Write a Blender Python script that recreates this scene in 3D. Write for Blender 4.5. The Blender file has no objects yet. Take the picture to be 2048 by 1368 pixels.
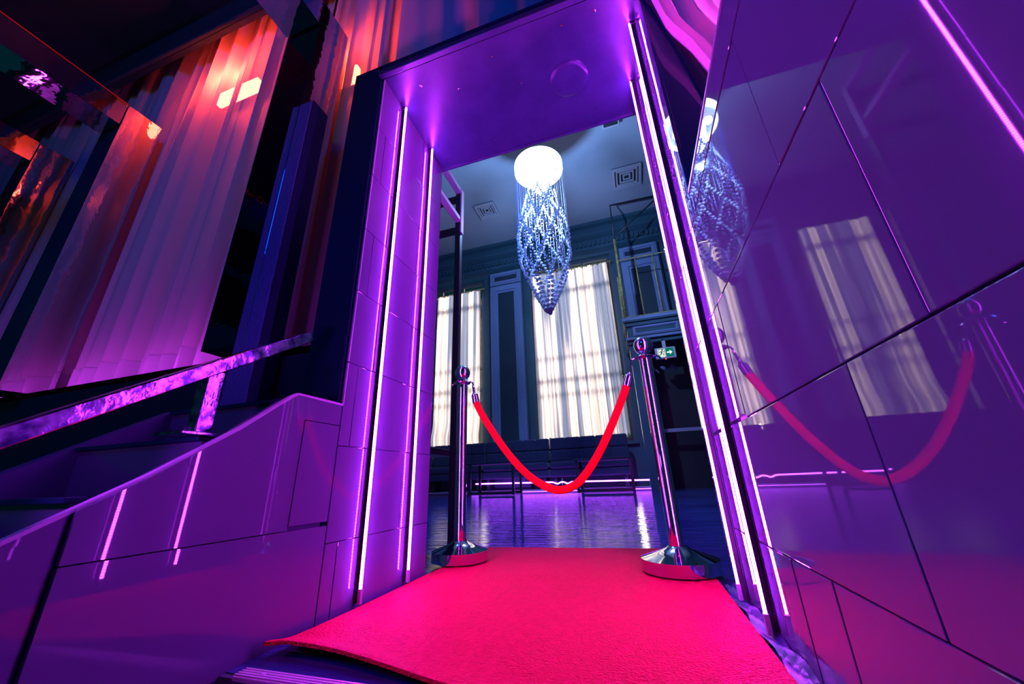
import bpy, bmesh, math, random
from mathutils import Vector, Matrix
random.seed(7)
PI = math.pi
scn = bpy.context.scene
COL = scn.collection

# ------------------------------------------------------------------ camera
CAM_F, YAW, PITCH, ROLL, CAM_H = 737.82, -0.3002, 0.3609, -0.0358, 0.3715
def camera_axes():
    cy, sy, cp, sp = math.cos(YAW), math.sin(YAW), math.cos(PITCH), math.sin(PITCH)
    fwd = Vector((sy*cp, cy*cp, sp)); right = Vector((cy, -sy, 0)); up = right.cross(fwd)
    c, s = math.cos(ROLL), math.sin(ROLL)
    return c*right + s*up, -s*right + c*up, fwd
r_, u_, f_ = camera_axes()
cd = bpy.data.cameras.new('camera'); cam = bpy.data.objects.new('camera', cd); COL.objects.link(cam)
cd.sensor_fit = 'HORIZONTAL'; cd.sensor_width = 36.0; cd.lens = 36.0*CAM_F/2048.0
cd.clip_start = 0.02; cd.clip_end = 100
m = Matrix.Identity(4)
for i in range(3):
    m[i][0], m[i][1], m[i][2] = r_[i], u_[i], -f_[i]
m[0][3], m[1][3], m[2][3] = 0, 0, CAM_H
cam.matrix_world = m
scn.camera = cam
scn.view_settings.view_transform = 'Standard'
scn.view_settings.look = 'None'
scn.view_settings.gamma = 1.0
scn.view_settings.exposure = 0.0
try:
    scn.view_settings.use_curve_mapping = False
except Exception:
    pass
scn.cycles.use_denoising = True
scn.cycles.max_bounces = 8
scn.cycles.diffuse_bounces = 3
scn.cycles.glossy_bounces = 5
scn.cycles.transmission_bounces = 6
scn.cycles.transparent_max_bounces = 12
scn.cycles.sample_clamp_indirect = 6.0
scn.cycles.caustics_reflective = False
scn.cycles.caustics_refractive = False

# ------------------------------------------------------------------ world, room lights and added fill lights
w = bpy.data.worlds.new('night'); scn.world = w; w.use_nodes = True
bg = w.node_tree.nodes['Background']
bg.inputs[0].default_value = (0.0, 0.33, 0.50, 1); bg.inputs[1].default_value = 0.06

def light(name, typ, loc, color, power, target=None, **kw):
    ld = bpy.data.lights.new(name, typ); ld.color = color; ld.energy = power
    for k, v in kw.items():
        setattr(ld, k, v)
    o = bpy.data.objects.new(name, ld); COL.objects.link(o); o.location = loc
    if target is not None:
        d = Vector(target) - Vector(loc)
        o.rotation_euler = d.to_track_quat('-Z', 'Y').to_euler()
    return o

WINDOWS = [(-5.1, -3.2, 1.05, 5.40), (-1.95, 0.06, 1.05, 5.45)]
for i, (x0, x1, z0, z1) in enumerate(WINDOWS):      # daylight outside each window
    light('daylight', 'AREA', ((x0+x1)/2, 9.2, (z0+z1)/2+0.25), (1.0, 0.80, 0.68), 250,
          target=((x0+x1)/2, 8.0, (z0+z1)/2), shape='RECTANGLE', size=x1-x0+1.0, size_y=z1-z0+1.0, spread=math.radians(50))
# blue fill added to turn the foyer darks navy, magenta wash low beside the right wall, violet uplight of the drapes
light('blue_fill', 'AREA', (-1.6, -2.0, 3.6), (0.0, 0.05, 1.0), 60, target=(-1.0, 1.0, 0.6), shape='DISK', size=1.2)
light('magenta_wash', 'SPOT', (0.98, 0.70, 1.50), (1.0, 0.05, 0.80), 110, target=(0.42, 0.97, 1.85), spot_size=math.radians(80), spot_blend=0.6, shadow_soft_size=0.05)
light('violet_uplight', 'AREA', (-4.1, 1.085, 0.925), (0.72, 0.04, 1.0), 12, target=(-4.1, 1.19, 1.35), shape='RECTANGLE', size=5.0, size_y=0.03)
light('stair_fill', 'AREA', (-1.0, 0.30, 0.50), (0.5, 0.03, 1.0), 2.6, target=(-1.25, 0.95, 0.80), shape='DISK', size=0.10)  # unseen lamp added to brighten the stair risers
light('carpet_fill', 'SPOT', (-0.36, -0.7, 3.5), (1.0, 0.01, 0.28), 225, target=(-0.36, 1.25, 0.0), spot_size=math.radians(26), spot_blend=0.7, shadow_soft_size=0.12)  # added spot that lifts the red of the carpet
light('warm_fill', 'SPOT', (-0.6, -2.6, 2.6), (1.0, 0.70, 0.62), 30, target=(-2.6, 1.2, 3.0), spot_size=math.radians(58), spot_blend=0.8, shadow_soft_size=0.3)  # added fill standing in for general light on the drapes
light('chandelier_lamp', 'POINT', (-0.83, 4.4, 4.22), (0.26, 0.47, 1.0), 500, shadow_soft_size=0.05)
light('hall_blue_fill', 'AREA', (-2.0, 3.4, 5.4), (0.02, 0.10, 1.0), 60, target=(-1.2, 4.6, 0.0), shape='DISK', size=1.5, spread=math.radians(80))  # added fill that tints the hall floor navy

# ------------------------------------------------------------------ materials
def mat(name, color, rough=0.5, metal=0.0, ior=1.5, spec=0.5, coat=0.0, bump=None, var=None, sheen=0.0):
    """principled material; bump=(scale, strength[, stretch xyz]), var=(scale, colour2[, stretch])"""
    mt = bpy.data.materials.new(name); mt.use_nodes = True
    nt = mt.node_tree; b = nt.nodes['Principled BSDF']
    b.inputs['Base Color'].default_value = (*color, 1); b.inputs['Roughness'].default_value = rough
    b.inputs['Metallic'].default_value = metal; b.inputs['IOR'].default_value = ior
    b.inputs['Specular IOR Level'].default_value = spec
    if coat:
        b.inputs['Coat Weight'].default_value = coat; b.inputs['Coat Roughness'].default_value = 0.04
    if sheen:
        b.inputs['Sheen Weight'].default_value = sheen
    def noise(scale, stretch):
        tc = nt.nodes.new('ShaderNodeTexCoord'); mp = nt.nodes.new('ShaderNodeMapping')
        mp.inputs['Scale'].default_value = stretch
        n = nt.nodes.new('ShaderNodeTexNoise'); n.inputs['Scale'].default_value = scale; n.inputs['Detail'].default_value = 4
        nt.links.new(tc.outputs['Object'], mp.inputs[0]); nt.links.new(mp.outputs[0], n.inputs['Vector'])
        return n
    if bump:
        n = noise(bump[0], bump[2] if len(bump) > 2 else (1, 1, 1))
        bp = nt.nodes.new('ShaderNodeBump'); bp.inputs['Strength'].default_value = bump[1]; bp.inputs['Distance'].default_value = 0.02
        nt.links.new(n.outputs[0], bp.inputs['Height']); nt.links.new(bp.outputs[0], b.inputs['Normal'])
    if var:
        n = noise(var[0], var[2] if len(var) > 2 else (1, 1, 1))
        rp = nt.nodes.new('ShaderNodeValToRGB')
        rp.color_ramp.elements[0].position = 0.38; rp.color_ramp.elements[1].position = 0.62
        rp.color_ramp.elements[0].color = (*color, 1); rp.color_ramp.elements[1].color = (*var[1], 1)
        nt.links.new(n.outputs[0], rp.inputs[0]); nt.links.new(rp.outputs[0], b.inputs['Base Color'])
    return mt

def emit(name, color, strength):
    mt = bpy.data.materials.new(name); mt.use_nodes = True; nt = mt.node_tree
    nt.nodes.remove(nt.nodes['Principled BSDF'])
    e = nt.nodes.new('ShaderNodeEmission'); e.inputs[0].default_value = (*color, 1); e.inputs[1].default_value = strength
    nt.links.new(e.outputs[0], nt.nodes['Material Output'].inputs[0])
    return mt

def diode_tape(name, color, low, high, pitch, axis='Z'):
    """a lit tape: a row of bright diodes under a clear sleeve"""
    mt = emit(name, color, low); nt = mt.node_tree
    e = [n for n in nt.nodes if n.type == 'EMISSION'][0]
    tc = nt.nodes.new('ShaderNodeTexCoord'); sp = nt.nodes.new('ShaderNodeSeparateXYZ')
    nt.links.new(tc.outputs['Object'], sp.inputs[0])
    def mth(op, a, b=None):
        n = nt.nodes.new('ShaderNodeMath'); n.operation = op
        for k, v in enumerate((a, b)):
            if v is None: continue
            if isinstance(v, (int, float)): n.inputs[k].default_value = v
            else: nt.links.new(v, n.inputs[k])
        return n.outputs[0]
    t = mth('MULTIPLY', sp.outputs[axis], 2*PI/pitch)
    c = mth('COSINE', t)
    c = mth('MAXIMUM', c, 0.0)
    c = mth('POWER', c, 2.0)
    s = mth('ADD', mth('MULTIPLY', c, high-low), low)
    nt.links.new(s, e.inputs[1])
    return mt

def fabric(name, color, trans=0.5, clear=0.0, tcolor=None, stripe=None):
    mt = bpy.data.materials.new(name); mt.use_nodes = True; nt = mt.node_tree
    nt.nodes.remove(nt.nodes['Principled BSDF'])
    d = nt.nodes.new('ShaderNodeBsdfDiffuse'); d.inputs[0].default_value = (*color, 1)
    t = nt.nodes.new('ShaderNodeBsdfTranslucent'); t.inputs[0].default_value = (*(tcolor or color), 1)
    mx = nt.nodes.new('ShaderNodeMixShader'); mx.inputs[0].default_value = trans
    nt.links.new(d.outputs[0], mx.inputs[1]); nt.links.new(t.outputs[0], mx.inputs[2])
    out = mx.outputs[0]
    tc = nt.nodes.new('ShaderNodeTexCoord'); mp = nt.nodes.new('ShaderNodeMapping')
    mp.inputs['Scale'].default_value = (220, 220, 220)
    wv = nt.nodes.new('ShaderNodeTexNoise'); wv.inputs['Scale'].default_value = 1.0
    nt.links.new(tc.outputs['Object'], mp.inputs[0]); nt.links.new(mp.outputs[0], wv.inputs['Vector'])
    bp = nt.nodes.new('ShaderNodeBump'); bp.inputs['Strength'].default_value = 0.08; bp.inputs['Distance'].default_value = 0.002
    nt.links.new(wv.outputs[0], bp.inputs['Height'])
    nt.links.new(bp.outputs[0], d.inputs['Normal'])
    if stripe:                                                   # stripes painted for the shade of doubled folds against daylight
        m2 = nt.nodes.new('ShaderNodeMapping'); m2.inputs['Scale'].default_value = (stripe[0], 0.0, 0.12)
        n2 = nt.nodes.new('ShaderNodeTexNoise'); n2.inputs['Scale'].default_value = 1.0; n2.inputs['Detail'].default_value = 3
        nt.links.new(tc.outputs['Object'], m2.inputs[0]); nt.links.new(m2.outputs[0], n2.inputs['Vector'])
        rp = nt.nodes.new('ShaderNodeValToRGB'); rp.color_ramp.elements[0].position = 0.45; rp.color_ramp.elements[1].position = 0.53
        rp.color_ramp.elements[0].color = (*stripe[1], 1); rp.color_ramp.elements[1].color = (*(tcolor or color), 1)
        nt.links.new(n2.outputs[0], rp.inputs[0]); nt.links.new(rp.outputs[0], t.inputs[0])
    if clear:
        tr = nt.nodes.new('ShaderNodeBsdfTransparent'); m3 = nt.nodes.new('ShaderNodeMixShader'); m3.inputs[0].default_value = clear
        nt.links.new(out, m3.inputs[1]); nt.links.new(tr.outputs[0], m3.inputs[2]); out = m3.outputs[0]
    nt.links.new(out, nt.nodes['Material Output'].inputs[0])
    return mt

def pane_glass(name):
    mt = bpy.data.materials.new(name); mt.use_nodes = True; nt = mt.node_tree
    nt.nodes.remove(nt.nodes['Principled BSDF'])
    t = nt.nodes.new('ShaderNodeBsdfTransparent'); t.inputs[0].default_value = (0.95, 0.97, 0.96, 1)
    g = nt.nodes.new('ShaderNodeBsdfGlossy'); g.inputs[1].default_value = 0.02
    mx = nt.nodes.new('ShaderNodeMixShader'); mx.inputs[0].default_value = 0.06
    nt.links.new(t.outputs[0], mx.inputs[1]); nt.links.new(g.outputs[0], mx.inputs[2])
    nt.links.new(mx.outputs[0], nt.nodes['Material Output'].inputs[0])
    return mt

M = {}
M['tile'] = mat('glossy dark tile', (0.12, 0.11, 0.185), rough=0.018, ior=1.52, bump=(1.6, 0.003))
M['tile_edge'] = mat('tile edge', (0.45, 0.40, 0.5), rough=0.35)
M['grout'] = mat('dark grout', (0.03, 0.03, 0.04), rough=0.8)
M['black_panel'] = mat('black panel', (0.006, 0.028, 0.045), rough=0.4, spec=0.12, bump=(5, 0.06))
M['soffit'] = mat('dark painted soffit', (0.042, 0.05, 0.11), rough=0.26, bump=(260, 0.05), var=(7, (0.034, 0.042, 0.095)))
M['carpet'] = mat('red carpet pile', (0.90, 0.001, 0.075), rough=0.6, spec=0.05, bump=(150, 0.9), var=(60, (0.83, 0.001, 0.062)))
M['floor'] = mat('dark polished boards', (0.02, 0.03, 0.13), rough=0.10, ior=1.33, spec=0.34, bump=(9, 0.30, (0.30, 2.6, 1)), var=(9, (0.04, 0.05, 0.21), (0.3, 2.5, 1)))
M['nosing'] = mat('ribbed aluminium nosing', (0.55, 0.45, 0.62), rough=0.4, metal=0.2, bump=(90, 0.2, (0.02, 1, 1)))
M['chrome'] = mat('polished chrome', (0.82, 0.80, 0.85), rough=0.045, metal=1.0)
M['steel'] = mat('mottled brushed steel', (0.50, 0.46, 0.68), rough=0.16, metal=1.0, bump=(15, 0.22), var=(34, (0.09, 0.07, 0.22)))  # dark mottling paints in the marbled reflections of the rail
M['rope'] = mat('red velvet', (0.95, 0.004, 0.006), rough=0.8, spec=0.1, bump=(300, 0.15))
M['mirror'] = mat('warped mirror cladding', (0.62, 0.60, 0.64), rough=0.03, metal=1.0, bump=(3.2, 0.22))
M['dark_mirror'] = mat('darkened mirror cladding', (0.10, 0.035, 0.22), rough=0.05, metal=1.0, bump=(4, 0.3))  # darkened to stand for the dim foyer it mirrors
M['leatherette'] = mat('black glitter leatherette', (0.075, 0.065, 0.25), rough=0.5, ior=1.6, bump=(150, 0.55, (1, 1, 0.35)))  # blue light on the black post is mixed into this colour
M['black_metal'] = mat('black painted metal', (0.012, 0.016, 0.022), rough=0.38)
M['black_wall'] = mat('black painted wall', (0.006, 0.012, 0.02), rough=0.6)
M['dark_ceiling'] = mat('black painted ceiling', (0.008, 0.035, 0.036), rough=0.85, bump=(40, 0.2))
M['riser'] = mat('black glossy stair tile', (0.07, 0.07, 0.13), rough=0.15, ior=1.5)
M['stringer'] = mat('navy painted stringer', (0.03, 0.035, 0.12), rough=0.55, bump=(200, 0.05))
M['hall_wall'] = mat('teal painted plaster', (0.022, 0.075, 0.11), rough=0.6, bump=(120, 0.05), var=(1.5, (0.017, 0.062, 0.095)))
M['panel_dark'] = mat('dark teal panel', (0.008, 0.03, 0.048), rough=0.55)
M['moulding'] = mat('grey blue moulding', (0.17, 0.22, 0.38), rough=0.4)
M['hall_ceiling'] = mat('stained white plaster ceiling', (0.27, 0.32, 0.38), rough=0.9, bump=(160, 0.06), var=(0.55, (0.20, 0.26, 0.31)))
M['vent'] = mat('grey vent metal', (0.34, 0.36, 0.42), rough=0.5)
M['vent_dark'] = mat('vent throat', (0.006, 0.009, 0.014), rough=0.8)
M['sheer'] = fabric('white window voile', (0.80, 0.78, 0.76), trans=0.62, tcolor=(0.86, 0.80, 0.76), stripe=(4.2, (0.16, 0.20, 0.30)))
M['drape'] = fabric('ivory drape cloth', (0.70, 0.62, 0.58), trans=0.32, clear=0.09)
M['drape_hem'] = fabric('ivory drape hem', (0.45, 0.43, 0.42), trans=0.15)  # darker colour for the hem band
M['pink_drape'] = fabric('light drape cloth', (0.78, 0.68, 0.72), trans=0.2)
M['black_cloth'] = mat('black drape cloth', (0.010, 0.016, 0.04), rough=0.8, sheen=0.3)
M['glass'] = pane_glass('window glass')
M['window_frame'] = mat('dark window frame', (0.035, 0.06, 0.085), rough=0.5)
M['sofa'] = mat('navy velvet', (0.008, 0.014, 0.06), rough=0.8, bump=(70, 0.3), sheen=0.2)
M['podium'] = mat('grey podium paint', (0.35, 0.34, 0.45), rough=0.35)
def crystal(name):
    """frosted faceted crystal: passes light through and glints"""
    mt = bpy.data.materials.new(name); mt.use_nodes = True; nt = mt.node_tree
    nt.nodes.remove(nt.nodes['Principled BSDF'])
    t = nt.nodes.new('ShaderNodeBsdfTranslucent'); t.inputs[0].default_value = (0.92, 0.93, 1.0, 1)
    d = nt.nodes.new('ShaderNodeBsdfDiffuse'); d.inputs[0].default_value = (0.85, 0.87, 1.0, 1)
    g = nt.nodes.new('ShaderNodeBsdfGlossy'); g.inputs[0].default_value = (0.95, 0.95, 1.0, 1); g.inputs[1].default_value = 0.06
    m1 = nt.nodes.new('ShaderNodeMixShader'); m1.inputs[0].default_value = 0.4
    m2 = nt.nodes.new('ShaderNodeMixShader'); fr = nt.nodes.new('ShaderNodeFresnel'); fr.inputs[0].default_value = 2.0
    nt.links.new(t.outputs[0], m1.inputs[1]); nt.links.new(d.outputs[0], m1.inputs[2])
    nt.links.new(fr.outputs[0], m2.inputs[0]); nt.links.new(m1.outputs[0], m2.inputs[1]); nt.links.new(g.outputs[0], m2.inputs[2])
    nt.links.new(m2.outputs[0], nt.nodes['Material Output'].inputs[0])
    return mt
M['crystal'] = crystal('crystal bead')
M['lit_face'] = mat('chandelier lit face', (0.85, 0.87, 0.92), rough=0.5)  # pale colour paints chandelier light onto faces of the black rack
M['wire'] = mat('steel wire', (0.34, 0.36, 0.46), rough=0.35, metal=0.3)
M['yellow'] = mat('chipped yellow paint', (0.42, 0.34, 0.10), rough=0.5, bump=(60, 0.3), var=(14, (0.20, 0.17, 0.06)))
M['sign_white'] = emit('lit white sign face', (0.85, 1.0, 0.92), 0.95)
M['sign_green'] = emit('lit green sign face', (0.0, 0.17, 0.11), 1.0)
M['sign_dark'] = mat('sign ink', (0.0, 0.035, 0.02), rough=0.6)
M['sign_body'] = mat('sign housing', (0.48, 0.46, 0.52), rough=0.5)
M['indicator'] = emit('red indicator', (1.0, 0.05, 0.01), 6)
M['violet_tape'] = diode_tape('violet diode tape', (0.53, 0.030, 1.0), 130, 380, 0.0115)
M['violet_tape_x'] = diode_tape('violet diode tape along the sofas', (0.40, 0.06, 1.0), 16, 30, 0.03, axis='X')
M['violet_dim'] = emit('added violet podium glow', (0.40, 0.06, 1.0), 9)
M['red_line'] = emit('red diode line', (1.0, 0.01, 0.02), 0.35)
M['tube'] = emit('red neon lamp', (1.0, 0.05, 0.025), 230)
M['lamp_ring'] = emit('white lamp', (0.70, 0.80, 1.0), 9)
M['film'] = mat('crumpled clear film', (0.02, 0.02, 0.10), rough=0.5, spec=0.3, bump=(30, 0.15))
M['plastic'] = mat('dark plastic', (0.03, 0.03, 0.04), rough=0.4)

# ------------------------------------------------------------------ mesh helpers
class MB:
    def __init__(self): self.bm = bmesh.new()
    def box(self, x0, x1, y0, y1, z0, z1, bevel=0.0, mtx=None, mi=0):
        vs = [self.bm.verts.new(p) for p in ((x0,y0,z0),(x1,y0,z0),(x1,y1,z0),(x0,y1,z0),(x0,y0,z1),(x1,y0,z1),(x1,y1,z1),(x0,y1,z1))]
        fs = [self.bm.faces.new([vs[i] for i in q]) for q in ((3,2,1,0),(4,5,6,7),(0,1,5,4),(1,2,6,5),(2,3,7,6),(3,0,4,7))]
        for f in fs: f.material_index = mi
        if bevel > 0:
            es = list({e for f in fs for e in f.edges})
            r = bmesh.ops.bevel(self.bm, geom=es, offset=bevel, segments=2, affect='EDGES', profile=0.5)
            vs = list({v for f in r['faces'] for v in f.verts} | {v for v in vs if v.is_valid})
        if mtx is not None:
            bmesh.ops.transform(self.bm, matrix=mtx, verts=[v for v in vs if v.is_valid])
        return self
    def bar(self, a, b, wx, wy, bevel=0.0, up=(0,0,1), mi=0):
        """square bar from a to b"""
        a, b = Vector(a), Vector(b); d = b-a; L = d.length; z = d.normalized(); u = Vector(up)
        if abs(z.dot(u)) > 0.99: u = Vector((0,1,0))
        x = u.cross(z).normalized(); y = z.cross(x)
        mt = Matrix((( x[0],y[0],z[0],a[0]),(x[1],y[1],z[1],a[1]),(x[2],y[2],z[2],a[2]),(0,0,0,1)))
        return self.box(-wx/2, wx/2, -wy/2, wy/2, 0, L, bevel, mt, mi)
    def tube(self, pts, r, n=10, cap=True, mi=0):
        pts = [Vector(p) for p in pts]; rings = []; px = None
        rr = r if isinstance(r, (list, tuple)) else [r]*len(pts)
        for i, p in enumerate(pts):
            t = (pts[min(i+1, len(pts)-1)] - pts[max(i-1, 0)]).normalized()
            if px is None:
                q = Vector((0,0,1)) if abs(t.z) < 0.9 else Vector((1,0,0))
                px = q.cross(t).normalized()
            px = (px - t*px.dot(t)).normalized(); py = t.cross(px)
            rings.append([self.bm.verts.new(p + rr[i]*(math.cos(2*PI*k/n)*px + math.sin(2*PI*k/n)*py)) for k in range(n)])
        for a, b in zip(rings, rings[1:]):
            for k in range(n):
                f = self.bm.faces.new((a[k], a[(k+1)%n], b[(k+1)%n], b[k])); f.smooth = True; f.material_index = mi
        if cap:
            self.bm.faces.new(list(reversed(rings[0]))); self.bm.faces.new(rings[-1])
        return self
    def lathe(self, prof, c, n=40, smooth=True):
        """prof: list of (radius, z)"""
        rings = []
        for (r, z) in prof:
            if r < 1e-5: rings.append([self.bm.verts.new((c[0], c[1], c[2]+z))])
            else: rings.append([self.bm.verts.new((c[0]+r*math.cos(2*PI*k/n), c[1]+r*math.sin(2*PI*k/n), c[2]+z)) for k in range(n)])
        for a, b in zip(rings, rings[1:]):
            for k in range(n):
                k2 = (k+1) % n
                if len(a) == 1 and len(b) == 1: continue
                if len(a) == 1: f = self.bm.faces.new((a[0], b[k2], b[k]))
                elif len(b) == 1: f = self.bm.faces.new((a[k], a[k2], b[0]))
                else: f = self.bm.faces.new((a[k], a[k2], b[k2], b[k]))
                f.smooth = smooth
        return self
    def ball(self, c, r, sub=1):
        res = bmesh.ops.create_icosphere(self.bm, subdivisions=sub, radius=r, matrix=Matrix.Translation(c))
        for v in res['verts']:
            for f in v.link_faces: f.smooth = True
        return self
    def prism(self, poly, axis, d0, d1, mi=0):
        """extrude a 2D polygon along axis: 'x' -> poly in (y,z); 'y' -> (x,z); 'z' -> (x,y)"""
        def P(a, b, d):
            return {'x': (d, a, b), 'y': (a, d, b), 'z': (a, b, d)}[axis]
        A = [self.bm.verts.new(P(a, b, d0)) for a, b in poly]; B = [self.bm.verts.new(P(a, b, d1)) for a, b in poly]
        n = len(poly)
        fs = [self.bm.faces.new(A), self.bm.faces.new(list(reversed(B)))]
        for k in range(n): fs.append(self.bm.faces.new((A[k], B[k], B[(k+1)%n], A[(k+1)%n])))
        for f in fs: f.material_index = mi
        return self
    def grid(self, fn, nu, nv, smooth=True):
        vs = [[self.bm.verts.new(fn(i/nu, j/nv)) for j in range(nv+1)] for i in range(nu+1)]
        for i in range(nu):
            for j in range(nv):
                f = self.bm.faces.new((vs[i][j], vs[i+1][j], vs[i+1][j+1], vs[i][j+1])); f.smooth = smooth
        return self
    def shell(self, fn, nu, nv, off):
        """closed sheet: fn on the top, the same shifted by off below, joined round its rim"""
        o = Vector(off); T = [[None]*(nv+1) for _ in range(nu+1)]; B = [[None]*(nv+1) for _ in range(nu+1)]
        for i in range(nu+1):
            for j in range(nv+1):
                p = Vector(fn(i/nu, j/nv)); T[i][j] = self.bm.verts.new(p); B[i][j] = self.bm.verts.new(p+o)
        for i in range(nu):
            for j in range(nv):
                f = self.bm.faces.new((T[i][j], T[i+1][j], T[i+1][j+1], T[i][j+1])); f.smooth = True
                f = self.bm.faces.new((B[i][j+1], B[i+1][j+1], B[i+1][j], B[i][j])); f.smooth = True
        for i in range(nu):
            self.bm.faces.new((T[i+1][0], T[i][0], B[i][0], B[i+1][0])); self.bm.faces.new((T[i][nv], T[i+1][nv], B[i+1][nv], B[i][nv]))
        for j in range(nv):
            self.bm.faces.new((T[0][j], T[0][j+1], B[0][j+1], B[0][j])); self.bm.faces.new((T[nu][j+1], T[nu][j], B[nu][j], B[nu][j+1]))
        return self
    def build(self, name, mats, parent=None, origin=None, fix=True):
        if fix: bmesh.ops.recalc_face_normals(self.bm, faces=self.bm.faces)
        for e in self.bm.edges:
            if len(e.link_faces) == 2 and e.calc_face_angle(0.0) > 0.62: e.smooth = False
        if origin is not None and parent is None:
            bmesh.ops.translate(self.bm, vec=-Vector(origin), verts=self.bm.verts)
        me = bpy.data.meshes.new(name); self.bm.to_mesh(me); self.bm.free()
        for mt in (mats if isinstance(mats, (list, tuple)) else [mats]): me.materials.append(mt)
        o = bpy.data.objects.new(name, me); COL.objects.link(o)
        if origin is not None and parent is None: o.location = origin
        if parent is not None:
            o.parent = parent
            o.matrix_parent_inverse = world_of(parent).inverted()
        return o

def world_of(o):
    mt = Matrix.Translation(o.location) @ o.rotation_euler.to_matrix().to_4x4()
    if o.parent is not None:
        mt = world_of(o.parent) @ o.matrix_parent_inverse @ mt
    return mt

def tag(o, label=None, cat=None, group=None, kind=None):
    if label: o['label'] = label
    if cat: o['category'] = cat
    if group: o['group'] = group
    if kind: o['kind'] = kind
    return o
def thing(name, loc, label, cat, group=None):
    o = bpy.data.objects.new(name, None); COL.objects.link(o); o.location = loc
    o.empty_display_size = 0.1
    return tag(o, label, cat, group)
def struct(name, mb, mats, label, cat=None):
    o = mb.build(name, mats); return tag(o, label, cat or name.split('_')[0], None, 'structure')

XL, XR = -0.956, 0.2665        # faces of the passage walls
YF, YB, ZT = 1.05, 1.67, 2.32  # front, back and height of the passage
D, HC = 8.0, 6.25              # hall back wall and ceiling
ZH = 0.16                      # hall floor level at the far end
XA, XB = -6.2, 3.6             # hall side walls
def floor_z(y):
    return 0.0 if y < 2.5 else min(ZH, ZH*(y-2.5)/4.0)

# ------------------------------------------------------------------ the setting: passage and foyer
rows = [-0.38, -0.09, 0.208, 0.505, 0.802, 1.10, 1.395, 1.69, 1.985, ZT]
def tile(mb, side, y0, y1, z0, z1, gap=0.0013, tilt=True):
    """one glossy slab of wall cladding, faintly out of plane like hand-set tiles"""
    x = XL if side < 0 else XR
    a = random.uniform(-0.0045, 0.0045) if tilt else 0.0
    b = random.uniform(-0.003, 0.003) if tilt else 0.0
    yc, zc = (y0+y1)/2, (z0+z1)/2
    mt = Matrix.Translation((x, yc, zc)) @ Matrix.Rotation(a, 4, 'Z') @ Matrix.Rotation(b, 4, 'Y')
    t = -0.012*side
    mb.box(min(0, -t), max(0, -t), -(y1-y0)/2+gap, (y1-y0)/2-gap, -(z1-z0)/2+gap, (z1-z0)/2-gap, 0.0015, mt)

# left wall: jamb plus low parapet whose top slopes down with the stair
mb = MB()
for i, (z0, z1) in enumerate(zip(rows, rows[1:])):
    cuts = [YF, 1.105 if i % 2 else 1.19, 1.50 if i % 2 else 1.44, YB]
    if z0 < -0.2: continue
    for a, b in zip(cuts, cuts[1:]): tile(mb, -1, a, b, max(z0, -0.02), z1)
# jamb core
mb.box(XL-0.17, XL-0.0125, YF+0.004, YB, -0.02, ZT)
# parapet: front slabs, very slightly turned
TOP = [(-0.30, -0.16), (0.10, 0.105), (0.37, 0.305), (0.54, 0.405), (0.71, 0.522), (0.84, 0.628), (0.86, 0.640), (YF, 0.640)]
def top_at(y):
    for (a, za), (b, zb) in zip(TOP, TOP[1:]):
        if a <= y <= b: return za + (zb-za)*(y-a)/(b-a)
    return TOP[-1][1]
def slab(mb, ys, z0, z1=None, turn=0.0, piv=1.05):
    pts = [(ys[0], z0), (ys[1], z0)]
    if z1 is None:
        up = [(y, z) for y, z in TOP if ys[0] < y < ys[1]]
        pts += [(ys[1], top_at(ys[1]))] + up[::-1] + [(ys[0], top_at(ys[0]))]
    else:
        pts += [(ys[1], min(z1, top_at(ys[1]))), ]
        pts += [(y, min(z1, top_at(y))) for y, z in TOP[::-1] if ys[0] < y < ys[1]] + [(ys[0], min(z1, top_at(ys[0])))]
    g = 0.0013; cy = sum(p[0] for p in pts)/len(pts); cz = sum(p[1] for p in pts)/len(pts)
    k = len(mb.bm.verts)
    mb.prism([(y+(g if y < cy else -g), z+(g if z < cz else -g)) for y, z in pts], 'x', XL-0.014, XL)
    mb.bm.verts.ensure_lookup_table()
    if turn:
        mt = Matrix.Translation((XL, piv, 0)) @ Matrix.Rotation(turn, 4, 'Z') @ Matrix.Translation((-XL, -piv, 0))
        bmesh.ops.transform(mb.bm, matrix=mt, verts=mb.bm.verts[k:])
TURN = 0.022
slab(mb, (0.90, YF-0.002), 0.272, 0.570, TURN*0.4)
slab(mb, (0.84, YF-0.002), 0.570, None, 0)
slab(mb, (0.44, 0.90), 0.262, None, TURN, 0.9)
slab(mb, (0.44, YF-0.002), -0.02, 0.262, TURN*0.8)
slab(mb, (-0.20, 0.44), -0.35, None, TURN, 0.44)
slab(mb, (0.44, 0.79), -0.35, -0.02, TURN*0.8)
# parapet core and capping edge
core = [(-0.2, -0.36), (0.8, -0.36), (0.8, -0.03), (YF, -0.03)] + [(y, z-0.004) for y, z in TOP[::-1] if y > -0.2]
mb.prism(core, 'x', XL-0.055, XL-0.018)
wl = struct('wall_left', mb, [M['tile']], 'glossy dark tiled left jamb of the passage with its low sloping stair parapet', 'wall')
cap = MB()
for (a, za), (b, zb) in zip(TOP[1:], TOP[2:]):
    cap.bar((XL-0.006, a, za+0.003), (XL-0.006, b, zb+0.003), 0.016, 0.007)
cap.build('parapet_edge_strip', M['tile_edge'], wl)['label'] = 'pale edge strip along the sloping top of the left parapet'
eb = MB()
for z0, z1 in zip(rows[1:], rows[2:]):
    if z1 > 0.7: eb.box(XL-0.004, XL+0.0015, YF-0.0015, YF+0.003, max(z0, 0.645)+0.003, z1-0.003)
eb.build('jamb_edge_strip', M['tile_edge'], wl)['label'] = 'pale bright corner strip up the left jamb'

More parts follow.
